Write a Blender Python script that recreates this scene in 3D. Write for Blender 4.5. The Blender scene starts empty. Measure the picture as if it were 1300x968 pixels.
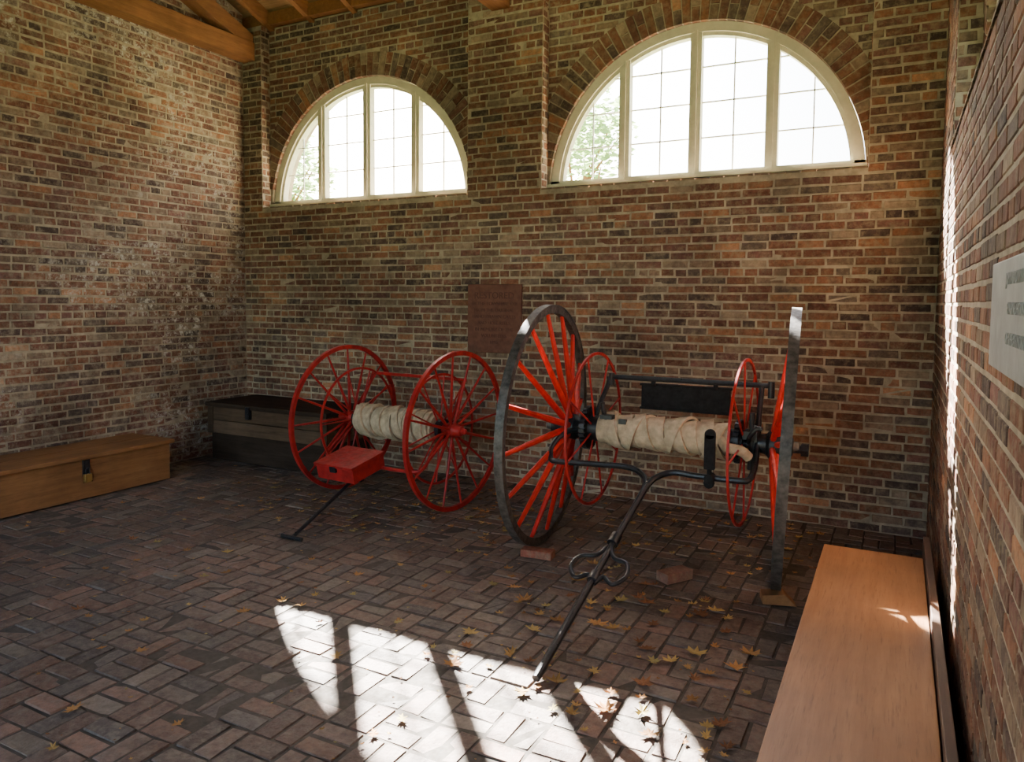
import bpy, math, random
from mathutils import Vector, Matrix
from math import sin, cos, pi, radians

scene = bpy.context.scene
RX, LX, D, FY = 0.23, -6.37, 5.88, -2.2      # right wall, left wall, back wall, front wall
TOP, PITCH = 4.53, radians(20)
SILL = 2.61

# ------------------------------------------------------------------ mesh builder
class MB:
    def __init__(s):
        s.v=[]; s.f=[]; s.m=[]; s.c=[]
    def add(s, verts, faces, mat=0, M=None, col=(1,1,1)):
        o=len(s.v)
        for p in verts:
            p=Vector(p)
            if M is not None: p=M@p
            s.v.append(p); s.c.append((col[0],col[1],col[2],1))
        for f in faces:
            s.f.append([o+i for i in f]); s.m.append(mat)
    def box(s, a, b, mat=0, M=None, col=(1,1,1)):
        x0,y0,z0=a; x1,y1,z1=b
        s.add([(x0,y0,z0),(x1,y0,z0),(x1,y1,z0),(x0,y1,z0),(x0,y0,z1),(x1,y0,z1),(x1,y1,z1),(x0,y1,z1)],
              [(0,3,2,1),(4,5,6,7),(0,1,5,4),(1,2,6,5),(2,3,7,6),(3,0,4,7)],mat,M,col)
    def cyl(s,p0,p1,r0,r1=None,n=12,mat=0,M=None,flat=1.0,col=(1,1,1)):
        if r1 is None: r1=r0
        p0=Vector(p0);p1=Vector(p1); d=(p1-p0).normalized()
        a=Vector((0,0,1)) if abs(d.z)<.9 else Vector((1,0,0))
        e1=d.cross(a).normalized(); e2=d.cross(e1)
        vs=[]
        for p,r in ((p0,r0),(p1,r1)):
            for i in range(n):
                t=2*pi*i/n; vs.append(p+e1*cos(t)*r+e2*sin(t)*r*flat)
        fs=[(i,(i+1)%n,n+(i+1)%n,n+i) for i in range(n)]
        fs.append(tuple(range(n-1,-1,-1))); fs.append(tuple(range(n,2*n)))
        s.add(vs,fs,mat,M,col)
    def tube(s,pts,r,n=10,mat=0,M=None,sub=6,closed=False,col=(1,1,1)):
        P=[Vector(p) for p in pts]
        if sub>1 and len(P)>2:
            Q=[];L=len(P)
            rng=range(L) if closed else range(L-1)
            for i in rng:
                if closed: p0,p1,p2,p3=P[i-1],P[i],P[(i+1)%L],P[(i+2)%L]
                else: p0=P[max(i-1,0)];p1=P[i];p2=P[i+1];p3=P[min(i+2,L-1)]
                for k in range(sub):
                    t=k/sub
                    Q.append(.5*((2*p1)+(-p0+p2)*t+(2*p0-5*p1+4*p2-p3)*t*t+(-p0+3*p1-3*p2+p3)*t**3))
            if not closed: Q.append(P[-1])
            P=Q
        L=len(P); vs=[]; nrm=None
        for i in range(L):
            if closed: d=(P[(i+1)%L]-P[i-1]).normalized()
            else: d=(P[min(i+1,L-1)]-P[max(i-1,0)]).normalized()
            if nrm is None:
                a=Vector((0,0,1)) if abs(d.z)<.9 else Vector((1,0,0))
                nrm=d.cross(a).normalized()
            else:
                nrm=(nrm-d*nrm.dot(d)).normalized()
            b=d.cross(nrm)
            for k in range(n):
                t=2*pi*k/n; vs.append(P[i]+nrm*cos(t)*r+b*sin(t)*r)
        fs=[]
        for i in range(L if closed else L-1):
            j=(i+1)%L
            for k in range(n):
                fs.append((i*n+k,i*n+(k+1)%n,j*n+(k+1)%n,j*n+k))
        if not closed:
            fs.append(tuple(range(n-1,-1,-1))); fs.append(tuple((L-1)*n+k for k in range(n)))
        s.add(vs,fs,mat,M,col)
    def lathe(s,prof,n=32,mat=0,M=None,closed=False):
        # profile (x, r) revolved about local X
        vs=[];L=len(prof)
        for x,r in prof:
            for k in range(n):
                t=2*pi*k/n; vs.append((x,r*cos(t),r*sin(t)))
        fs=[]
        for i in range(L if closed else L-1):
            j=(i+1)%L
            for k in range(n):
                fs.append((i*n+k,i*n+(k+1)%n,j*n+(k+1)%n,j*n+k))
        if not closed:
            fs.append(tuple(range(n))); fs.append(tuple((L-1)*n+k for k in range(n)))
        s.add(vs,fs,mat,M)
    def obj(s,name,mats,parent=None,smooth=True,bevel=0,fixn=True):
        me=bpy.data.meshes.new(name); me.from_pydata([tuple(v) for v in s.v],[],s.f)
        for m in mats: me.materials.append(m)
        me.polygons.foreach_set('material_index',s.m)
        ca=me.color_attributes.new('Col','FLOAT_COLOR','POINT')
        ca.data.foreach_set('color',[x for c in s.c for x in c])
        me.update()
        if fixn:
            import bmesh
            bm=bmesh.new(); bm.from_mesh(me); bmesh.ops.recalc_face_normals(bm,faces=bm.faces); bm.to_mesh(me); bm.free()
        if smooth:
            me.shade_smooth(); me.set_sharp_from_angle(angle=radians(35))
        ob=bpy.data.objects.new(name,me); scene.collection.objects.link(ob)
        if parent: ob.parent=parent
        if bevel:
            b=ob.modifiers.new('bevel','BEVEL'); b.width=bevel; b.segments=2; b.limit_method='ANGLE'
        return ob

def empty(name,loc=(0,0,0)):
    e=bpy.data.objects.new(name,None); e.location=loc; e.empty_display_size=.1
    scene.collection.objects.link(e); return e

# ------------------------------------------------------------------ materials
def nt(name):
    m=bpy.data.materials.new(name); m.use_nodes=True; t=m.node_tree
    b=t.nodes['Principled BSDF']; return m,t,b
def noise(t,co,scale,detail=4,rough=.6):
    n=t.nodes.new('ShaderNodeTexNoise'); n.inputs['Scale'].default_value=scale
    n.inputs['Detail'].default_value=detail; n.inputs['Roughness'].default_value=rough
    t.links.new(co,n.inputs['Vector']); return n.outputs['Fac']
def ramp(t,fac,stops):
    r=t.nodes.new('ShaderNodeValToRGB'); t.links.new(fac,r.inputs['Fac'])
    e=r.color_ramp.elements
    while len(e)<len(stops): e.new(.5)
    for i,(p,c) in enumerate(stops):
        e[i].position=p; e[i].color=(c[0],c[1],c[2],1) if hasattr(c,'__len__') else (c,c,c,1)
    return r.outputs['Color']
def mix(t,a,b,fac,mode='MIX'):
    m=t.nodes.new('ShaderNodeMix'); m.data_type='RGBA'; m.blend_type=mode
    for sock,val in ((m.inputs[0],fac),(m.inputs[6],a),(m.inputs[7],b)):
        if isinstance(val,bpy.types.NodeSocket): t.links.new(val,sock)
        elif hasattr(val,'__len__'): sock.default_value=(val[0],val[1],val[2],1)
        else: sock.default_value=val
    return m.outputs[2]
def bump(t,b,h,strength,dist=.01):
    n=t.nodes.new('ShaderNodeBump'); n.inputs['Strength'].default_value=strength; n.inputs['Distance'].default_value=dist
    t.links.new(h,n.inputs['Height']); t.links.new(n.outputs[0],b.inputs['Normal'])
def coords(t,sc=None):
    c=t.nodes.new('ShaderNodeTexCoord').outputs['Object']
    if sc:
        m=t.nodes.new('ShaderNodeMapping'); m.inputs['Scale'].default_value=sc; t.links.new(c,m.inputs['Vector']); c=m.outputs[0]
    return c
def plain(name,col,rough=.5,metal=0,var=.3,scale=9,bmp=.2,bscale=60,spec=None,attr=False,grime=0):
    m,t,b=nt(name); co=coords(t); f=noise(t,co,scale)
    lo=[c*(1-var) for c in col]; hi=[min(1,c*(1+var)) for c in col]
    c=ramp(t,f,[(.3,lo),(.7,hi)])
    if grime:
        c=mix(t,c,ramp(t,noise(t,co,1.1,4,.65),[(.35,1-grime),(.62,1.0)]),1.0,'MULTIPLY')
    if attr:
        a=t.nodes.new('ShaderNodeVertexColor'); a.layer_name='Col'; c=mix(t,c,a.outputs[0],1.0,'MULTIPLY')
    t.links.new(c,b.inputs['Base Color'])
    rr=ramp(t,noise(t,co,scale*2.3),[(.3,max(0,rough-.12)),(.7,min(1,rough+.15))]); t.links.new(rr,b.inputs['Roughness'])
    b.inputs['Metallic'].default_value=metal
    if spec is not None: b.inputs['Specular IOR Level'].default_value=spec
    if bmp: bump(t,b,noise(t,co,bscale),bmp,.004)
    return m
def wood(name,c1,c2,axis,rough=.5,sc=1.0,dirt=.3,spec=.5):
    m,t,b=nt(name); s=[14*sc]*3; s[axis]=1.0*sc
    co=coords(t,s); co0=coords(t)
    f=noise(t,co,2.2,6,.65); c=ramp(t,f,[(.28,c1),(.72,c2)])
    g=noise(t,co,9,3,.6)
    c=mix(t,c,[x*.55 for x in c1],ramp(t,g,[(.56,0),(.75,.6)]))
    d=ramp(t,noise(t,co0,2.5,4),[(.35,1-dirt),(.65,1.0)]); c=mix(t,c,d,1.0,'MULTIPLY')
    a=t.nodes.new('ShaderNodeVertexColor'); a.layer_name='Col'; c=mix(t,c,a.outputs[0],1.0,'MULTIPLY')
    t.links.new(c,b.inputs['Base Color']); b.inputs['Roughness'].default_value=rough
    b.inputs['Specular IOR Level'].default_value=spec
    bump(t,b,g,.25,.003); return m
def brickmat(name,smear_col,smear=.5,rough=.85,gain=1.0,white=0.0,grime=.5,spots=.6):
    m,t,b=nt(name); co=coords(t)
    a=t.nodes.new('ShaderNodeVertexColor'); a.layer_name='Col'
    f=ramp(t,noise(t,co,28,5,.7),[(.25,.55*gain),(.75,1.35*gain)])
    c=mix(t,a.outputs[0],f,1.0,'MULTIPLY')
    big=ramp(t,noise(t,co,1.3,3,.6),[(.3,.35),(.65,1)])
    fine=ramp(t,noise(t,co,17,6,.75),[(.46,0),(.64,smear)])
    k=mix(t,big,fine,1.0,'MULTIPLY')
    c=mix(t,c,smear_col,k)
    c=mix(t,c,ramp(t,noise(t,co,1.1,4,.65),[(.35,1-grime),(.62,1.0)]),1.0,'MULTIPLY')
    sp=ramp(t,noise(t,co,6,5,.7),[(.54,0),(.70,spots)])
    c=mix(t,c,(.075,.052,.038),sp)
    if white:
        bw=ramp(t,noise(t,co,.9,3,.6),[(.48,0),(.58,1)]); fw=ramp(t,noise(t,co,11,6,.8),[(.50,0),(.60,white)])
        c=mix(t,c,(.52,.48,.40),mix(t,bw,fw,1.0,'MULTIPLY'))
    t.links.new(c,b.inputs['Base Color']); b.inputs['Roughness'].default_value=rough
    b.inputs['Specular IOR Level'].default_value=.2
    bump(t,b,noise(t,co,45,6,.7),.8,.008); return m

M_brick=brickmat('brick_old',(.34,.26,.165),.75)
M_brickL=brickmat('brick_old_limed',(.40,.325,.225),.8,white=.85)
M_paver=brickmat('paver_brick',(.27,.225,.18),.7,rough=.6,grime=.35,spots=.4)
M_mortar=plain('lime_mortar',(.37,.295,.20),.95,var=.3,scale=14,bmp=.6,bscale=50,grime=.4)
M_grout=plain('floor_grout',(.07,.056,.042),.95,var=.3,scale=20,bmp=.5)
M_iron=plain('black_iron',(.016,.017,.020),.38,.3,var=.5,scale=25,bmp=.35,bscale=90)
M_black=plain('black_board',(.012,.012,.013),.8,0,var=.4,scale=25,bmp=.2,spec=.15)
M_tire=plain('worn_iron_tire',(.070,.062,.055),.5,.2,var=.7,scale=22,bmp=.3)
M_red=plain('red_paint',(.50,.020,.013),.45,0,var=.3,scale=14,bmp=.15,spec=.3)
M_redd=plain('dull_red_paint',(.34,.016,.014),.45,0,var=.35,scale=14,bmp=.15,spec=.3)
M_hose=plain('canvas_hose',(.46,.365,.25),.95,var=.28,scale=20,bmp=.5,bscale=200,spec=.1)
M_frame=plain('cream_paint',(.56,.51,.36),.6,var=.1,scale=12,bmp=.1)
M_munt=plain('muntin_bloom',(.82,.80,.70),.6,var=.05,scale=12,bmp=0)  # same sash paint, lightened: the window's bloom is put into the colour
M_plaque=plain('rust_plaque',(.14,.062,.042),.7,0,var=.25,scale=12,bmp=.3,spec=.2)
M_letter=plain('plaque_letter',(.10,.045,.032),.7,0,var=.15,spec=.2)
M_marble=plain('marble_tablet',(.29,.285,.27),.6,var=.15,scale=6,bmp=.05)
M_brass=plain('brass',(.55,.38,.12),.35,.9,var=.2)
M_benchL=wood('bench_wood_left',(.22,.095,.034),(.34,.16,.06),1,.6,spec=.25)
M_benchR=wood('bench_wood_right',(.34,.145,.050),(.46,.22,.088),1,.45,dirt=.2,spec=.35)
M_trunk=wood('trunk_wood',(.085,.055,.034),(.16,.10,.062),0,.9,spec=.12)
M_trunkd=wood('trunk_dark',(.030,.020,.014),(.058,.038,.026),0,.9,spec=.12)
M_beam=wood('beam_wood',(.19,.078,.028),(.30,.135,.048),1,.8,spec=.2)
M_plank=wood('roof_plank',(.22,.12,.05),(.35,.205,.095),0,.8,spec=.2)
M_dark=wood('dark_board',(.08,.04,.02),(.16,.08,.04),1,.6)
M_leaf=plain('dry_leaf',(1,1,1),.8,var=.2,scale=30,bmp=.2,attr=True,spec=.15)
M_grass=plain('lawn',(.12,.15,.06),.95,var=.4,scale=3,bmp=.4)
M_slate=plain('roof_slate',(.12,.12,.13),.8,var=.2)
mg=bpy.data.materials.new('window_glass'); mg.use_nodes=True; t=mg.node_tree; t.nodes.clear()
o=t.nodes.new('ShaderNodeOutputMaterial'); mx=t.nodes.new('ShaderNodeMixShader'); tr=t.nodes.new('ShaderNodeBsdfTransparent'); gl=t.nodes.new('ShaderNodeBsdfGlossy')
gl.inputs['Roughness'].default_value=.05; mx.inputs[0].default_value=.05
t.links.new(tr.outputs[0],mx.inputs[1]); t.links.new(gl.outputs[0],mx.inputs[2]); t.links.new(mx.outputs[0],o.inputs[0])
M_glass=mg
mf,t,b=nt('foliage'); a=t.nodes.new('ShaderNodeVertexColor'); a.layer_name='Col'; t.links.new(a.outputs[0],b.inputs['Base Color'])
b.inputs['Roughness'].default_value=.6
tl=t.nodes.new('ShaderNodeBsdfTranslucent'); t.links.new(a.outputs[0],tl.inputs[0]); mx=t.nodes.new('ShaderNodeMixShader'); mx.inputs[0].default_value=.5
t.links.new(b.outputs[0],mx.inputs[1]); t.links.new(tl.outputs[0],mx.inputs[2]); t.links.new(mx.outputs[0],t.nodes['Material Output'].inputs[0])
M_fol=mf

# ------------------------------------------------------------------ bricks
PAL=[((.215,.088,.052),5),((.255,.112,.062),5),((.175,.073,.048),4),((.35,.155,.078),1.8),((.095,.058,.047),2.8),
     ((.24,.152,.10),2.8),((.43,.205,.105),.8),((.145,.10,.077),2.2),((.31,.215,.145),1.6),((.20,.092,.068),3)]
PALF=[((.180,.115,.086),4),((.205,.135,.102),4),((.158,.115,.09),3),((.24,.14,.10),2),((.135,.107,.09),2),((.225,.175,.135),2)]
def pick(rng,pal):
    w=[p[1] for p in pal]; c=rng.choices(pal,w)[0][0]; k=rng.uniform(.78,1.22)
    return tuple(x*k for x in c)
def brick(mb,P,a,b,v0,v1,d,rng,col,mat=0,ins=.004,jt=.0022):
    j=lambda: rng.uniform(-jt,jt)
    q=[(a,v0),(b,v0),(b,v1),(a,v1)]
    back=[P(u+j(),v+j(),-.002) for u,v in q]
    cu=(a+b)/2; cv=(v0+v1)/2
    fr=[P(u+(ins if u<cu else -ins)+j(),v+(ins if v<cv else -ins)+j(),d+j()) for u,v in q]
    mb.add(back+fr,[(4,5,6,7),(0,1,5,4),(1,2,6,5),(2,3,7,6),(3,0,4,7)],mat,None,col)
def brick_field(mb,P,u0,u1,v0,v1,rng,segs=None,ch=.066,bl=.207,mo=.013,d=(.001,.009),mat=0,jt=.0025):
    v=v0;row=0
    while v+ch*.6<v1:
        vt=min(v+ch-mo,v1-.002)
        hd=row%6==4; L=.107 if hd else bl
        S=segs(v,vt) if segs else [(u0,u1)]
        u=u0-(L/2 if row%2 else 0)-rng.uniform(0,.03)
        ph=rng.uniform(0,6); am=rng.uniform(.001,.003)
        while u<u1:
            l=L*rng.uniform(.92,1.07)
            a,b=u+mo/2,u+l-mo/2
            wob=am*sin(u*1.7+ph)
            for s0,s1 in S:
                aa=max(a,s0+.003); bb=min(b,s1-.003)
                if bb-aa>.025:
                    dz=rng.uniform(-.004,.003)
                    brick(mb,P,aa,bb,v+wob+dz*.5,vt+wob+dz,rng.uniform(*d),rng,pick(rng,PAL),mat,.004,jt)
            u+=l
        v+=ch;row+=1

RD=.12; WT=.40; R=1.26; RING=.225
def arched_wall(name,P,L0,L1,panels,sill,top,rng,matb,gable=None,dd_=(.001,.009),jt=.0025):
    mb=MB()
    hp=R+.02
    def slab(u0,u1,v0,v1,d0,d1):
        c=[(u,v,d) for d in (d0,d1) for v in (v0,v1) for u in (u0,u1)]
        mb.add([P(*x) for x in c],[(0,1,3,2),(4,5,7,6),(0,1,5,4),(2,3,7,6),(0,2,6,4),(1,3,7,5)],0)
    if not panels:
        slab(L0,L1,-.12,top,0,-WT)
    else:
        slab(L0,L1,-.12,sill,0,-WT)
        e=[L0]
        for c in panels: e+= [c-hp,c+hp]
        e.append(L1)
        for i in range(0,len(e),2):
            if e[i+1]-e[i]>.01: slab(e[i],e[i+1],sill,top,0,-WT)
        for c in panels:
            n=48
            us=[c-hp]+[c-R*cos(pi*i/n) for i in range(n+1)]+[c+hp]
            hs=[0]+[R*sin(pi*i/n) for i in range(n+1)]+[0]
            for i in range(len(us)-1):
                a,b2=us[i],us[i+1]; ha,hb=sill+hs[i],sill+hs[i+1]
                vs=[P(a,ha,-RD),P(b2,hb,-RD),P(b2,top,-RD),P(a,top,-RD),P(a,ha,-WT),P(b2,hb,-WT),P(b2,top,-WT),P(a,top,-WT)]
                mb.add(vs,[(0,1,2,3),(4,5,6,7),(0,1,5,4)],0)
    if gable: gable(mb)
    w=mb.obj(name,[M_mortar,matb],smooth=False,fixn=False)
    bk=MB()
    def segs(v0,v1):
        if v1<sill+.02 or not panels: 
            s0,s1=L0,L1
            if gable and v1>TOP+.15:
                k=(v1-TOP-.15)/math.tan(PITCH); s0+=k; s1-=k
                return [(s0,s1)] if s1>s0 else []
            return [(s0,s1)]
        out=[];x=L0
        for c in panels:
            if c-hp-x>.02: out.append((x,c-hp))
            x=c+hp
        if L1-x>.02: out.append((x,L1))
        return out
    brick_field(bk,P,L0,L1,0.005,gable_top if gable else top,rng,segs,d=dd_,jt=jt)
    for c in panels:
        P2=lambda u,v,d:P(u,v,d-RD)
        def sg(v0,v1,c=c):
            h=(v0+v1)/2-sill; ro=R+RING+.006
            if h<ro:
                k=math.sqrt(ro*ro-h*h)
                return [s for s in ((c-hp,c-k),(c+k,c+hp)) if s[1]-s[0]>.02]
            return [(c-hp,c+hp)]
        brick_field(bk,P2,c-hp,c+hp,sill,top,rng,sg)
        n=int(pi*(R+RING/2)/.075)
        for i in range(n):
            t0=pi*i/n+.0045; t1=pi*(i+1)/n-.0045; tm=(t0+t1)/2
            ro=R+RING
            lim=hp/max(1e-6,abs(cos(tm)))
            ro=min(ro,lim-.003)
            if ro-R<.03: continue
            parts=[(R+.003,ro)] if (i%2 or ro-R<.18) else [(R+.003,R+.11),(R+.12,ro)]
            for ra,rb in parts:
                dd=rng.uniform(.003,.014); col=pick(rng,PAL)
                pts=[(c+r*cos(t),sill+r*sin(t)) for r,t in ((ra,t0),(rb,t0),(rb,t1),(ra,t1))]
                back=[P2(u,v,-.002) for u,v in pts]; fr=[P2(u+rng.uniform(-.002,.002),v+rng.uniform(-.002,.002),dd) for u,v in pts]
                bk.add(back+fr,[(4,5,6,7),(0,1,5,4),(1,2,6,5),(2,3,7,6),(3,0,4,7)],0,None,col)
                if ra<R+.01:
                    q=[P2(c+(R-.003)*cos(tt),sill+(R-.003)*sin(tt),z) for z in (dd,-.03) for tt in (t0,t1)]
                    bk.add(q,[(0,1,3,2)],0,None,col)
        for sgn in (-1,1):
            ue=c+sgn*hp
            PR=lambda u,v,d,ue=ue,sgn=sgn:P(ue-sgn*d,v,-u)
            brick_field(bk,PR,0.0,RD,sill+.03,top,rng,None,bl=.12)
        nb=int(2*hp/.107); wb=2*hp/nb
        for i in range(nb):
            u=c-hp+i*wb
            q=[(u+.006,-.125),(u+wb-.006,-.125),(u+wb-.006,.012),(u+.006,.012)]
            col=[.6*x+.4*y for x,y in zip(pick(rng,PAL),(.38,.30,.20))]; hh=rng.uniform(.004,.012)
            bk.add([P(a,sill-.004,b) for a,b in q]+[P(a,sill+hh+(.018 if b<0 else 0),b) for a,b in q],
                   [(4,5,6,7),(0,1,5,4),(1,2,6,5),(2,3,7,6),(3,0,4,7)],0,None,col)
    o=bk.obj('bricks',[matb],smooth=False,fixn=False); o.parent=w
    return w
gable_top=TOP
rng=random.Random(5)
WINB=[-4.82,-1.51]
arched_wall('wall_back',lambda u,v,d:Vector((u,D-d,v)),LX,RX,WINB,SILL,TOP,rng,M_brick)
RWC=3.46; RSILL=2.50
arched_wall('wall_right',lambda u,v,d:Vector((RX-d,u,v)),FY,D,[RWC],RSILL,TOP,rng,M_brick,dd_=(.003,.005),jt=.0005)
gable_top=5.9
def gab(mb):
    mid=(D+FY)/2; zt=TOP+.155+(D-mid)*math.tan(PITCH)
    vs=[(x,y,z) for x in (LX,LX-WT) for y,z in ((FY,TOP),(D,TOP),(D,TOP+.155),(mid,zt),(FY,TOP+.155))]
    mb.add(vs,[(0,1,2,3,4),(5,6,7,8,9),(1,2,7,6),(2,3,8,7),(3,4,9,8),(4,0,5,9)],0)
arched_wall('wall_left',lambda u,v,d:Vector((LX+d,u,v)),FY,D,[],SILL,TOP,rng,M_brickL,gable=gab)

# front wall with three big door openings (behind the photographer)
mb=MB()
for a,b in ((LX-WT,-5.95),(-4.25,-3.85),(-2.15,-1.75),(-.2,RX+WT)):
    mb.box((a,FY-.4,-.12),(b,FY,3.3),0)
mb.box((LX-WT,FY-.4,3.3),(RX+WT,FY,TOP),0)
mbm=bpy.data.materials.new('brick_front'); mbm.use_nodes=True; t=mbm.node_tree; b=t.nodes['Principled BSDF']
bt=t.nodes.new('ShaderNodeTexBrick'); bt.inputs['Scale'].default_value=4.6; bt.inputs['Color1'].default_value=(.32,.13,.07,1); bt.inputs['Color2'].default_value=(.22,.09,.06,1); bt.inputs['Mortar'].default_value=(.42,.33,.22,1)
bt.inputs['Row Height'].default_value=.32; bt.inputs['Brick Width'].default_value=1.0
c=coords(t); mp=t.nodes.new('ShaderNodeMapping'); mp.inputs['Rotation'].default_value=(pi/2,0,0); t.links.new(c,mp.inputs[0]); t.links.new(mp.outputs[0],bt.inputs[0]); t.links.new(bt.outputs[0],b.inputs['Base Color']); b.inputs['Roughness'].default_value=.9
mb.obj('wall_front',[mbm],smooth=False)

# ------------------------------------------------------------------ windows
def window(name,P,c,sill,rng):
    e=empty(name,P(c,sill,-RD))
    fr=MB(); n=48
    d0,d1=-RD-.03,-RD-.11
    ro,ri=R-.004,R-.075
    def quadring(ro,ri,d0,d1,cv=sill):
        for i in range(n):
            t0,t1=pi*i/n,pi*(i+1)/n
            vs=[]
            for d in (d0,d1):
                for r,tt in ((ro,t0),(ri,t0),(ri,t1),(ro,t1)):
                    vs.append(P(c+r*cos(tt),max(cv+r*sin(tt),sill),d))
            fr.add(vs,[(0,1,2,3),(4,5,6,7),(0,3,7,4),(1,2,6,5)],0)
    quadring(ro,ri,d0,d1)
    quadring(ri,ri-.03,d0-.02,d1-.01)
    def pb(u0,u1,v0,v1,a,b,mat=0):
        cc=[(u,v,d) for d in (a,b) for v in (v0,v1) for u in (u0,u1)]
        fr.add([P(*x) for x in cc],[(0,1,3,2),(4,5,7,6),(0,1,5,4),(2,3,7,6),(0,2,6,4),(1,3,7,5)],mat)
    pb(c-R+.004,c+R-.004,sill+.012,sill+.085,d0,d1)
    pb(c-R-.014,c+R+.014,sill+.032,sill+.055,-RD+.018,-RD-.001)
    pb(c-R+.012,c+R-.012,sill+.032,sill+.055,-RD-.001,d0)
    W=2*(R-.075)
    for k in (1,2,3):
        u=c-W/2+W*k/4
        h=math.sqrt((R-.06)**2-(u-c)**2)
        pb(u-.046,u+.046,sill+.05,sill+h,d0-.005,d1)
        pb(u-.012,u+.012,sill+.05,sill+h,d0+.008,d1)
    for k in (.5,1.5,2.5,3.5):
        u=c-W/2+W*k/4; h=math.sqrt((R-.06)**2-(u-c)**2)
        pb(u-.005,u+.005,sill+.08,sill+h,d0-.055,d1+.01,1)
    for v in (.36,.64,.92):
        w=math.sqrt((R-.07)**2-v*v)
        pb(c-w,c+w,sill+v-.005,sill+v+.005,d0-.055,d1+.01,1)
    o=fr.obj('sash_frame',[M_frame,M_munt],smooth=False); o.parent=e; o.matrix_parent_inverse=Matrix.Translation(-e.location)
    g=MB(); vs=[P(c+(R-.03)*cos(pi*i/n),sill+.03+(R-.035)*sin(pi*i/n),d1+.02) for i in range(n+1)]
    g.add(vs,[tuple(range(n+1))],0)
    o=g.obj('glass',[M_glass],smooth=False,fixn=False); o.parent=e; o.matrix_parent_inverse=Matrix.Translation(-e.location)
for i,c in enumerate(WINB): window('window_%d'%(i+1),lambda u,v,d:Vector((u,D-d,v)),c,SILL,rng)
window('window_3',lambda u,v,d:Vector((RX-d,u,v)),RWC,RSILL,rng)

# ------------------------------------------------------------------ floor : basket-weave pavers
fl=MB(); fl.box((LX-.02,FY-.4,-.12),(RX+.02,D+.02,-.005),1)
Pf=lambda u,v,d:Vector((u,v,d-.010))
U=.196; ny=int((D-FY+.4)/U)+1; nx=int((RX-LX)/U)+1
for i in range(nx):
    for j in range(ny):
        x=RX-(i+1)*U; y=D-(j+1)*U
        sag=.004*sin(x*2.1+y*1.3)+.003*sin(y*3.7-x)
        for k in range(2):
            if (i+j)%2: a,b,v0,v1=x,x+U,y+k*U/2,y+(k+1)*U/2
            else: a,b,v0,v1=x+k*U/2,x+(k+1)*U/2,y,y+U
            g=rng.uniform(.003,.0055)
            a=max(a+g,LX+.004)
            if b-a<.03: continue
            brick(fl,Pf,a,b-g,v0+g,v1-g,.009+rng.uniform(-.0035,.003)+sag*.3,rng,pick(rng,PALF),0,.004,.0035)
fl.obj('floor',[M_paver,M_grout],smooth=False,fixn=False)
g=MB(); g.add([(-40,-40,-.13),(40,-40,-.13),(40,60,-.13),(-40,60,-.13)],[(0,1,2,3)]); g.obj('ground_lawn',[M_grass],smooth=False)

# ------------------------------------------------------------------ roof
mid=(D+FY)/2; tp=math.tan(PITCH)
roof=MB()
for s in (1,-1):
    y0=D+.6 if s>0 else FY-.6
    def zz(y): return TOP+ (D-y)*tp if s>0 else TOP+(y-FY)*tp
    nb=26; L=mid-y0
    for k in range(nb):
        ya=y0+L*k/nb; yb=y0+L*(k+1)/nb
        g=.004*(1 if L>0 else -1)
        kcol=rng.uniform(.6,1.15)
        vs=[]
        for dz in (.16,.19):
            for x,y in ((LX-.6,ya+g),(RX+.6,ya+g),(RX+.6,yb-g),(LX-.6,yb-g)):
                vs.append((x,y,zz(y)+dz))
        roof.add(vs,[(0,1,2,3),(4,5,6,7),(0,1,5,4),(1,2,6,5),(2,3,7,6),(3,0,4,7)],0,None,(kcol,kcol,kcol))
    x=LX+.32
    while x<RX:
        vs=[]
        for xx in (x-.03,x+.03):
            for y,dz in ((y0,.01),(mid,.01),(mid,.155),(y0,.155)):
                vs.append((xx,y,zz(y)+dz))
        roof.add(vs,[(0,1,2,3),(4,5,6,7),(0,1,5,4),(1,2,6,5),(2,3,7,6),(3,0,4,7)],1)
        x+=.56
    vs=[]
    for dz in (.195,.23):
        for xx,y in ((LX-.6,y0),(RX+.6,y0),(RX+.6,mid),(LX-.6,mid)): vs.append((xx,y,zz(y)+dz))
    roof.add(vs,[(0,1,2,3),(4,5,6,7),(0,1,5,4),(1,2,6,5),(2,3,7,6),(3,0,4,7)],2)
roof.box((LX-.1,D+.02,TOP),(RX+.1,D+.10,TOP+.125),1); roof.box((LX-.1,FY-.10,TOP),(RX+.1,FY-.02,TOP+.125),1)
roof.obj('ceiling',[M_plank,M_beam,M_slate],smooth=False,fixn=False)
rg=MB()
zt=TOP+.155+(D-mid)*tp
rg.add([(x,y,z) for x in (RX,RX+WT) for y,z in ((FY,TOP),(D,TOP),(D,TOP+.155),(mid,zt),(FY,TOP+.155))],[(0,1,2,3,4),(5,6,7,8,9),(1,2,7,6),(2,3,8,7),(3,4,9,8),(4,0,5,9)],0)
o=rg.obj('gable_bricks',[mbm],smooth=False); o.parent=bpy.data.objects['wall_right']
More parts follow.
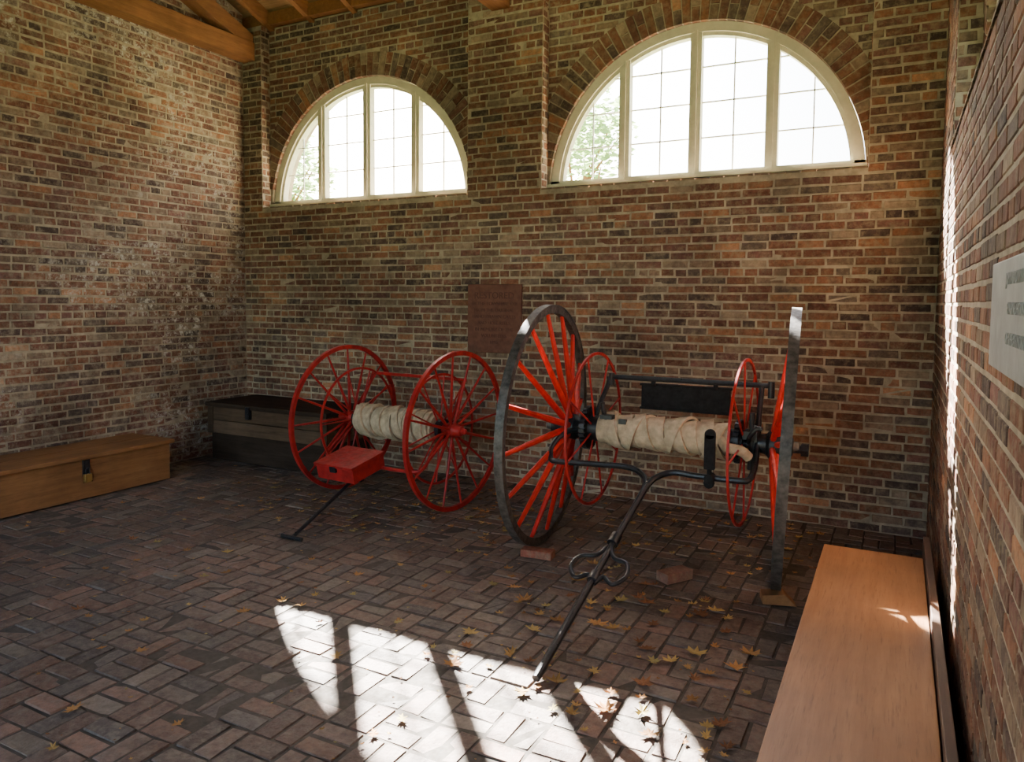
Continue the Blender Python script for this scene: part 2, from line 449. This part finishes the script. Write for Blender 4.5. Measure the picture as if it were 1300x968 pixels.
def truss(x,z0,name):
    e=empty(name,(x,mid,z0)); inv=Matrix.Translation(-Vector((x,mid,z0)))
    m=MB(); m.box((x-.09,FY,z0),(x+.09,D-.005,z0+.19))
    a=m.obj('tie_beam',[M_beam],smooth=False,bevel=.008)
    m=MB()
    for s in (1,-1):
        ye=D-.02 if s>0 else FY+.02
        vs=[]
        for xx in (x-.08,x+.08):
            for y,z in ((ye,z0+.10),(mid,z0+.10+abs(mid-ye)*tp),(mid,z0+.27+abs(mid-ye)*tp),(ye,z0+.27)): vs.append((xx,y,z))
        m.add(vs,[(0,1,2,3),(4,5,6,7),(0,1,5,4),(1,2,6,5),(2,3,7,6),(3,0,4,7)])
    m.box((x-.07,mid-.08,z0+.19),(x+.07,mid+.08,z0+.2+(D-mid)*tp))
    b=m.obj('rafters_and_post',[M_beam],smooth=False)
    for q in (a,b): q.parent=e; q.matrix_parent_inverse=inv
truss(LX+.10,4.17,'roof_truss'); truss(-3.2,4.20,'roof_truss.001')

# ------------------------------------------------------------------ wheels etc
def wheel(name,parent,loc,yaw,lean,R,rw,rh,ns,hubr,hubl,dish,sr,mats,hubprof=None,rimred=False,spin=0):
    """axis = local X. rim at x=0, hub centre at x=dish. mats: spoke, tire, hub"""
    m=MB()
    n=72
    m.lathe([(-rw/2,R-.008),(rw/2,R-.008),(rw/2,R),(-rw/2,R)],n,1,None,True)
    f=rw*.42
    m.lathe([(-f,R-rh),(f,R-rh),(f*1.1,R-rh*.5),(f,R-.006),(-f,R-.006),(-f*1.1,R-rh*.5)],n,0 if rimred else 1,None,True)
    for i in range(ns):
        t=2*pi*i/ns+spin; off=.012*(1 if i%2 else -1)
        p0=Vector((dish+off,hubr*.8*cos(t),hubr*.8*sin(t))); p1=Vector((0,(R-rh*.8)*cos(t),(R-rh*.8)*sin(t)))
        pm=p0.lerp(p1,.25)
        m.cyl(p0,pm,sr*1.25,sr*1.3,8,0); m.cyl(pm,p1,sr*1.3,sr*.8,8,0)
    s=1 if dish>=0 else -1
    h=hubl/2
    prof=[(-h,hubr*.45),(-h*.95,hubr*.62),(-h*.5,hubr*.72),(-h*.3,hubr),(h*.3,hubr),(h*.5,hubr*.75),(h*.95,hubr*.66),(h,hubr*.5)]
    m.lathe([(x+dish,r) for x,r in prof],24,2)
    m.lathe([(dish-s*(h),hubr*.4),(dish-s*(h+.03),hubr*.38),(dish-s*(h+.04),hubr*.2)],16,1)
    o=m.obj(name,mats,parent)
    o.matrix_local=Matrix.Translation(Vector(loc))@Matrix.Rotation(yaw,4,'Z')@Matrix.Rotation(lean,4,'Y')
    return o
def flange(m,x,c,R,ns,mat,r=.008,hub=.07,spin=0):
    M=Matrix.Translation(Vector((x,c[0],c[1])))
    m.lathe([(-.006,R-.018),(.006,R-.018),(.006,R),(-.006,R)],64,mat,M,True)
    for i in range(ns):
        t=2*pi*i/ns+spin
        m.cyl((0,hub*cos(t),hub*sin(t)),(0,(R-.015)*cos(t),(R-.015)*sin(t)),r*.8,r*.8,6,mat,M)
def gear(m,x0,x1,c,r,nt_,mat):
    M=Matrix.Translation(Vector((x0,c[0],c[1])))
    m.lathe([(0,r*.9),(x1-x0,r*.9)],32,mat,M)
    m.lathe([(-.012,r*.5),(x1-x0+.012,r*.5)],24,mat,M)
    for i in range(nt_):
        t=2*pi*i/nt_
        MM=M@Matrix.Rotation(t,4,'X'); m.box((0,r*.86,-r*.07),(x1-x0,r*1.02,r*.07),mat,MM)
def hose(m,x0,x1,c,r,w,pitch,layers,mat,rng):
    M=Matrix.Translation(Vector((0,c[0],c[1])))
    m.lathe([(x0,r*.9),(x1,r*.9)],32,mat,M)
    n=28
    for (pt,rr,ww,st) in layers:
        turns=(x1-x0-ww)/abs(pt); tot=int(turns*n); vs=[]
        for i in range(tot+1):
            a=2*pi*i/n+st; xx=(x0+ww/2+abs(pt)*i/n) if pt>0 else (x1-ww/2-abs(pt)*i/n)
            wob=.004*sin(a*.37)+.003*sin(a*1.7)
            for dx,dr in ((-ww/2,-.006),(-ww/2,.002),(-ww*.1,.004),(ww*.45,.012),(ww/2,.010),(ww/2,-.006)):
                q=rr+dr+wob; vs.append((xx+dx,q*cos(a),q*sin(a)))
        k=6; fs=[(i*k+j,i*k+j+1,(i+1)*k+j+1,(i+1)*k+j) for i in range(tot) for j in range(k-1)]
        m.add(vs,fs,mat,M)

# ------------------------------------------------------------------ large hose cart
BC=empty('hose_cart',(0,0,0))
AX=(4.53,.815)
wheel('wheel_left',BC,(-2.09,4.53,.812),radians(4.5),radians(1.6),.81,.055,.055,16,.085,.26,.17,.017,[M_red,M_tire,M_iron],spin=.1)
wheel('wheel_right',BC,(-.55,4.53,.812),radians(6.2),radians(2.3),.81,.055,.055,16,.085,.20,-.065,.014,[M_red,M_tire,M_iron],spin=.2)
m=MB()
m.cyl((-2.06,4.53,.82),(-.44,4.53,.80),.024,n=16)
m.cyl((-.47,4.53,.80),(-.43,4.53,.80),.040,n=6)
gear(m,-1.80,-1.765,AX,.14,28,0); gear(m,-.835,-.805,AX,.13,28,0)
m.lathe([(-1.765,.085),(-1.70,.085)],24,0,Matrix.Translation(Vector((0,)+AX)))
m.lathe([(-.87,.075),(-.80,.075)],24,0,Matrix.Translation(Vector((0,)+AX)))
for x,s in ((-1.70,1),(-.72,-1)):
    m.box((x-.10*(s>0)-.012,4.47,.72),(x-.10*(s>0)+.012,4.59,.93))
    m.tube([(x-.06*(s>0),4.53,.82),(x-.03*(s>0),4.60,.98),(x,4.66,1.10),(x,4.67,1.145)],.016)
m.tube([(-1.68,4.67,1.145),(-.665,4.67,1.145)],.017,sub=1)
m.cyl((-.665,4.67,1.17),(-.665,4.67,1.07),.02)
m.cyl((-1.68,4.67,1.17),(-1.68,4.67,1.09),.02)
m.tube([(-1.66,4.44,1.0),(-1.64,4.46,.90),(-1.6,4.5,.86)],.016)
m.box((-1.66,4.40,.90),(-1.58,4.46,.925)); m.box((-1.55,4.44,.87),(-1.50,4.48,.90))
m.tube([(-.76,4.5,.82),(-.73,4.36,.88),(-.69,4.34,.93),(-.66,4.34,.93)],.013)
m.tube([(-.75,4.50,.66),(-.74,4.48,.80),(-.74,4.48,1.0)],.016)
m.box((-.79,4.46,.84),(-.72,4.56,.89))
m.obj('axle_and_frame',[M_iron],BC)
m=MB()
flange(m,-1.74,AX,.50,8,0,spin=.3); flange(m,-.79,AX,.50,8,0,spin=.1)
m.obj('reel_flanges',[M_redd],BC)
m=MB()
hose(m,-1.70,-.87,AX,.10,.09,.07,[(.10,.096,.10,0),(.21,.106,.075,1.0),(-.26,.112,.07,2.0)],0,rng)
m.tube([(-.90,4.43,.83),(-.86,4.38,.80),(-.78,4.37,.79),(-.74,4.40,.75)],.03,n=12)
m.obj('canvas_hose',[M_hose],BC)
m=MB()
m.tube([(-1.80,4.53,.80),(-1.90,4.44,.79),(-1.95,4.33,.72),(-1.93,4.25,.645),(-1.86,4.235,.635),(-1.62,4.235,.645),(-1.40,4.23,.65),(-1.29,4.17,.615),(-1.26,4.08,.565)],.018)
m.tube([(-.715,4.55,.95),(-.71,4.50,.84),(-.70,4.38,.72),(-.71,4.26,.655),(-.78,4.235,.645),(-1.0,4.235,.645),(-1.14,4.23,.65),(-1.23,4.17,.615),(-1.26,4.08,.565)],.018)
m.tube([(-1.255,4.12,.59),(-1.305,3.55,.31),(-1.33,2.80,.020)],.019,sub=4)
m.cyl((-1.295,3.72,.395),(-1.30,3.66,.365),.030); m.cyl((-1.31,3.45,.27),(-1.31,3.40,.25),.028)
for s in (-1,1):
    m.tube([(-1.305+s*.005,3.64,.36),(-1.305+s*.05,3.57,.325),(-1.305+s*.125,3.545,.315),(-1.305+s*.15,3.47,.28),(-1.305+s*.10,3.41,.25),(-1.305+s*.04,3.44,.265),(-1.305+s*.01,3.39,.245)],.012)
m.obj('draw_pole',[M_iron],BC)
m=MB()
m.cyl((-.92,4.20,.60),(-.92,4.20,.72),.014); m.box((-.95,4.185,.70),(-.89,4.215,.90)); m.cyl((-.92,4.185,.90),(-.92,4.215,.90),.03,n=20); m.cyl((-.92,4.18,.645),(-.92,4.26,.645),.028)
m.cyl((-.92,4.185,.62),(-.92,4.215,.62),.03)
m.obj('brake_paddle',[M_black],BC,bevel=.004)
m=MB()
m.box((-1.485,4.70,.945),(-.915,4.735,1.105)); m.box((-1.495,4.695,1.095),(-.905,4.74,1.11)); m.box((-1.495,4.695,.94),(-.905,4.74,.955))
for x in (-1.4,-1.0): m.box((x-.012,4.672,1.10),(x+.012,4.70,1.16))
m.obj('tool_box',[M_black],BC,bevel=.003)

# ------------------------------------------------------------------ small hose cart
SC=empty('hose_cart.001',(0,0,0))
wl=(-4.21,4.99); wr=(-3.02,4.88); yw=radians(-5.3)
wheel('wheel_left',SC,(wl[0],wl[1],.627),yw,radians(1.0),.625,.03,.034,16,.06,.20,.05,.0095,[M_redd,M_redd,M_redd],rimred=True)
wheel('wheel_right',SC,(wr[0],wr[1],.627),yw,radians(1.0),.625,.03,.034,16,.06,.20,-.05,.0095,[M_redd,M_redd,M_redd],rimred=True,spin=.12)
cx,cy=(wl[0]+wr[0])/2,(wl[1]+wr[1])/2
def sgroup(m,name,mats,**k):
    o=m.obj(name,mats,SC,**k); o.matrix_local=Matrix.Translation(Vector((cx,cy,0)))@Matrix.Rotation(yw,4,'Z'); return o
AX2=(0,.627)
m=MB(); m.cyl((-.68,0,.627),(.68,0,.627),.018,n=14); 
for x in (-.45,.45):
    m.lathe([(x-.02,.08),(x+.02,.08)],24,0,Matrix.Translation(Vector((0,0,.627))))
sgroup(m,'axle',[M_iron])
m=MB()
flange(m,-.45,AX2,.44,10,0); flange(m,.43,AX2,.44,10,0,spin=.2)
for s in (-1,1):
    x=s*.50
    m.tube([(x,0,.627),(x,.12,.80),(x,.22,.99)],.013)
    m.tube([(x,0,.627),(x,-.16,.50),(x,-.32,.36),(x*.6,-.36,.345),(0,-.36,.345)],.014)
m.tube([(-.50,.22,1.0),(.52,.22,1.0)],.014,sub=1)
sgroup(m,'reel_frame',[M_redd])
m=MB(); hose(m,-.42,.41,AX2,.125,.09,.07,[(.085,.120,.09,0),(.11,.130,.08,1.5),(.4,.138,.07,2.)],0,rng)
sgroup(m,'canvas_hose',[M_hose])
m=MB()
m.tube([(-3.64,4.62,.372),(-3.635,4.30,.24),(-3.62,3.72,.016)],.014,sub=2)
m.cyl((-3.71,3.715,.016),(-3.53,3.715,.016),.014)
m.obj('draw_pole',[M_iron],SC)
m=MB()
MT=Matrix.Translation(Vector((-3.70,4.43,.365)))@Matrix.Rotation(radians(-5),4,'Z')@Matrix.Rotation(radians(12),4,'X')
m.box((-.19,-.17,-.055),(.19,.17,.055),0,MT); m.box((-.20,-.185,.055),(.20,.175,.075),0,MT)
m.box((-.03,-.192,.02),(.03,-.17,.065),1,MT); m.cyl((-.1,.17,.06),(.1,.17,.06),.012,mat=1,M=MT)
m.box((-.02,-.02,-.12),(.10,.02,-.055),1,MT)
m.obj('tool_box',[M_redd,M_iron],SC,smooth=False,bevel=.004)

# ------------------------------------------------------------------ benches, chest, plaques
def par(o,e): o.parent=e; o.matrix_parent_inverse=Matrix.Translation(-e.location)
e=empty('wooden_bench',(-6.05,2.0,0))
m=MB(); m.box((LX+.03,-.6,.012),(-5.79,4.44,.335)); 
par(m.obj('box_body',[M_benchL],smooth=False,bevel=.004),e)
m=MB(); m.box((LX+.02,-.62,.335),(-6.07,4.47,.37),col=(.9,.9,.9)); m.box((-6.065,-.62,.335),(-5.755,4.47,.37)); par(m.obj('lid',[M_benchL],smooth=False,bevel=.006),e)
m=MB(); m.box((-5.79,3.63,.20),(-5.778,3.69,.335)); m.tube([(-5.765,3.645,.215),(-5.765,3.645,.25),(-5.765,3.66,.262),(-5.765,3.675,.25),(-5.765,3.675,.215)],.005)
m.box((-5.782,3.63,.15),(-5.752,3.69,.215),1); par(m.obj('padlock',[M_iron,M_brass],bevel=.002),e)

e=empty('wooden_bench.001',(-.07,2.2,0))
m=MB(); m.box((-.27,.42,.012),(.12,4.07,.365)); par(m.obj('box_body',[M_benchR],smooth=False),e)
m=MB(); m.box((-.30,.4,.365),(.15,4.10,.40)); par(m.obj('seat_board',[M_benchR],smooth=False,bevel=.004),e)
m=MB(); m.box((.155,.4,.012),(.185,4.35,.44)); m.obj('trim_1',[M_dark],smooth=False,bevel=.003)
# storage chest
e=empty('storage_chest',(-5.4,5.5,0))
x0,x1,y0,y1=-6.18,-4.62,5.20,5.84
m=MB(); m.box((x0+.02,y0+.02,.012),(x1-.02,y1,.28)); par(m.obj('plinth',[M_trunkd],smooth=False,bevel=.005),e)
m=MB()
for k in range(2):
    za=.28+k*.135; m.box((x0,y0,za+.003),(x1,y1,za+.132),col=(1-.2*k,)*3)
m.box((x0-.004,y0-.012,.28),(x0+.07,y0,.55),col=(.6,)*3); m.box((x1-.07,y0-.012,.28),(x1+.004,y0,.55),col=(.6,)*3)
par(m.obj('box_planks',[M_trunk],smooth=False,bevel=.004),e)
m=MB(); m.box((x0-.02,y0-.03,.552),(x1+.02,y1+.01,.595)); par(m.obj('lid',[M_trunkd],smooth=False,bevel=.006),e)
m=MB(); m.box((-5.62,y0-.045,.46),(-5.57,y0-.01,.58)); m.cyl((-5.595,y0-.05,.48),(-5.595,y0-.01,.48),.018); par(m.obj('hasp',[M_iron]),e)

def text(s,size,loc,rot,parent,mat,name):
    cu=bpy.data.curves.new(name,'FONT'); cu.body=s; cu.size=size; cu.extrude=.002; cu.align_x='CENTER'
    o=bpy.data.objects.new(name,cu); scene.collection.objects.link(o); cu.materials.append(mat)
    o.location=loc; o.rotation_euler=rot; par(o,parent)
e=empty('wall_plaque',(-3.235,5.85,1.48))
m=MB(); m.box((-3.51,5.845,1.17),(-2.96,5.872,1.79)); par(m.obj('plate',[M_plaque],smooth=False,bevel=.006),e)
text('RESTORED',.085,(-3.235,5.844,1.66),(pi/2,0,0),e,M_letter,'heading')
for i in range(7):
    text(['BY THE TOWN FIRE CO','FROM THE ORIGINAL','HAND DRAWN CARTS','AND HOSE REELS','IN MEMORY OF THE','VOLUNTEERS','1896'][i],.043,(-3.235,5.844,1.60-i*.058),(pi/2,0,0),e,M_letter,'line_%d'%i)
e=empty('marble_tablet',(.2,2.0,1.7))
m=MB(); m.box((.195,1.20,1.505),(.222,2.10,1.745)); par(m.obj('slab',[M_marble],smooth=False,bevel=.004),e)
M_tl=plain('tablet_letter',(.25,.245,.235),.6)
for i in range(3): text(['JOHN BROWN FORT','ENGINE HOUSE','OF THE ARMORY'][i],.035,(.1945,1.66,1.69-i*.06),(pi/2,0,-pi/2),e,M_tl,'line_%d'%i)

# loose bricks
def loose(name,loc,rot,dims,col):
    m=MB(); a,b,c=dims; m.box((-a/2,-b/2,0),(a/2,b/2,c),col=col)
    o=m.obj(name,[M_brick],smooth=False,bevel=.006); o.location=loc; o.rotation_euler=(0,0,rot)
loose('loose_brick',(-2.0,4.22,.003),.1,(.21,.09,.05),(.40,.13,.08))
loose('loose_brick.001',(-1.12,4.26,.003),1.0,(.20,.10,.06),(.34,.17,.12))
m=MB(); m.add([(-.09,-.05,0),(.09,-.05,0),(.09,.05,0),(-.09,.05,0),(-.09,-.05,.05),(.03,-.05,.06),(.03,.05,.06),(-.09,.05,.05)],[(0,3,2,1),(4,5,6,7),(0,1,5,4),(1,2,6,5),(2,3,7,6),(3,0,4,7)])
o=m.obj('wheel_chock',[M_benchL],smooth=False,bevel=.004); o.location=(-.53,4.21,.003); o.rotation_euler=(0,0,.3)

# ------------------------------------------------------------------ leaves
lf=MB(); LC=[(.44,.26,.09),(.50,.33,.11),(.35,.18,.065),(.24,.11,.05),(.46,.22,.075),(.38,.30,.11)]
shape=[(0,-.5),(.10,-.18),(.42,-.30),(.34,-.08),(.5,.10),(.22,.10),(.24,.34),(.10,.26),(0,.52),(-.10,.26),(-.24,.34),(-.22,.10),(-.5,.10),(-.34,-.08),(-.42,-.30),(-.10,-.18)]
def leaf(x,y,s):
    a=rng.uniform(0,2*pi); c=rng.choice(LC); k=rng.uniform(.7,1.2); cu=rng.uniform(.3,1.1); sy=rng.uniform(.6,1)
    vs=[(0,0,.004)]
    for px,py in shape:
        z=cu*s*(px*px+py*py)*.8*(1 if rng.random()<.8 else .3)
        vs.append((px*s*rng.uniform(.85,1.1),py*s*sy,z+.002))
    n=len(shape); fs=[(0,1+i,1+(i+1)%n) for i in range(n)]
    M=Matrix.Translation(Vector((x,y,.006)))@Matrix.Rotation(a,4,'Z')
    lf.add(vs,fs,0,M,tuple(q*k for q in c))
BAD=[(-2.0,4.22,.16),(-1.12,4.26,.15),(-.53,4.21,.15),(-2.09,4.53,.12),(-.545,4.53,.12)]
def ok(x,y): 
    if any((x-a)**2+(y-b)**2<r*r for a,b,r in BAD): return False
    return not (x>-.36 and y<4.2) and not (x<-5.72 and y<4.5) and not(x<-4.55 and y>5.1) and x<RX-.1 and x>LX+.1 and y<D-.06
def scat(n,xa,xb,ya,yb,s0,s1):
    for k in range(n):
        x=rng.uniform(xa,xb); y=rng.uniform(ya,yb)
        if ok(x,y): leaf(x,y,rng.uniform(s0,s1))
scat(190,-5.7,-.4,1.0,5.8,.035,.085)
scat(140,-3.4,-.4,4.6,5.82,.035,.085)
scat(80,-1.9,-.5,2.6,4.3,.05,.115)
scat(120,-4.6,-2.3,4.0,5.2,.03,.075)
scat(400,-5.5,-.5,1.2,5.4,.010,.028)
lf.obj('fallen_leaves',[M_leaf],smooth=False,fixn=False)

# ------------------------------------------------------------------ trees outside
def tree(name,x,y,h,r,n,seed):
    rg=random.Random(seed); e=empty(name,(x,y,-.13)); m=MB()
    m.cyl((x,y,-.13),(x+.2,y,h*.6),.16,.08); 
    for k in range(7):
        a=rg.uniform(0,2*pi); m.cyl((x+.1,y,h*rg.uniform(.35,.6)),(x+r*.7*cos(a),y+r*.7*sin(a),h*rg.uniform(.6,.85)),.04,.012,8)
    par(m.obj('trunk',[M_benchL]),e); m=MB()
    for k in range(n):
        a=rg.uniform(0,2*pi); ph=math.acos(rg.uniform(-1,1)); q=r*rg.random()**.4
        c=Vector((x+q*sin(ph)*cos(a),y+q*sin(ph)*sin(a),h*.72+q*cos(ph)*.9))
        M=Matrix.Translation(c)@Matrix.Rotation(rg.uniform(0,6),4,'Z')@Matrix.Rotation(rg.uniform(0,3),4,'X')
        s=rg.uniform(.06,.13); g=rg.uniform(.6,1.1)
        m.add([(-s,0,0),(0,-s*.5,0),(s,0,0),(0,s*.5,0)],[(0,1,2,3)],0,M,(.32*g,.46*g,.17*g))
    par(m.obj('foliage',[M_fol],smooth=False,fixn=False),e)
tree('tree',-6.45,15.5,7.4,1.3,1500,1)
tree('tree.001',-13.8,14.0,6.6,1.3,1500,2)

# ------------------------------------------------------------------ light
w=bpy.data.worlds.new('World'); scene.world=w; w.use_nodes=True; t=w.node_tree
sky=t.nodes.new('ShaderNodeTexSky'); sky.sky_type='NISHITA'; sky.sun_disc=False; sky.sun_elevation=radians(33); sky.sun_rotation=radians(-46); sky.air_density=1.1; sky.dust_density=3.5
bg=t.nodes['Background']; t.links.new(sky.outputs[0],bg.inputs[0]); bg.inputs[1].default_value=2.1
sun=bpy.data.lights.new('sun','SUN'); sun.energy=230; sun.angle=radians(.6); sun.color=(1,.96,.90)
so=bpy.data.objects.new('sun',sun); scene.collection.objects.link(so)
so.rotation_euler=Vector((2.80,-3.05,-2.66)).to_track_quat('-Z','Y').to_euler(); so.location=(-10,12,12)

# ------------------------------------------------------------------ camera
cam=bpy.data.cameras.new('camera'); co=bpy.data.objects.new('camera',cam); scene.collection.objects.link(co)
cam.sensor_fit='HORIZONTAL'; cam.sensor_width=36; cam.lens=940/1300*36; cam.shift_y=-45/1300; cam.clip_start=.05
Mx=Matrix.Translation(Vector((0,0,1.65)))@Matrix.Rotation(radians(27.53),4,'Z')@Matrix.Rotation(radians(90-3.53),4,'X')@Matrix.Rotation(radians(.5),4,'Z')
co.matrix_world=Mx
scene.camera=co
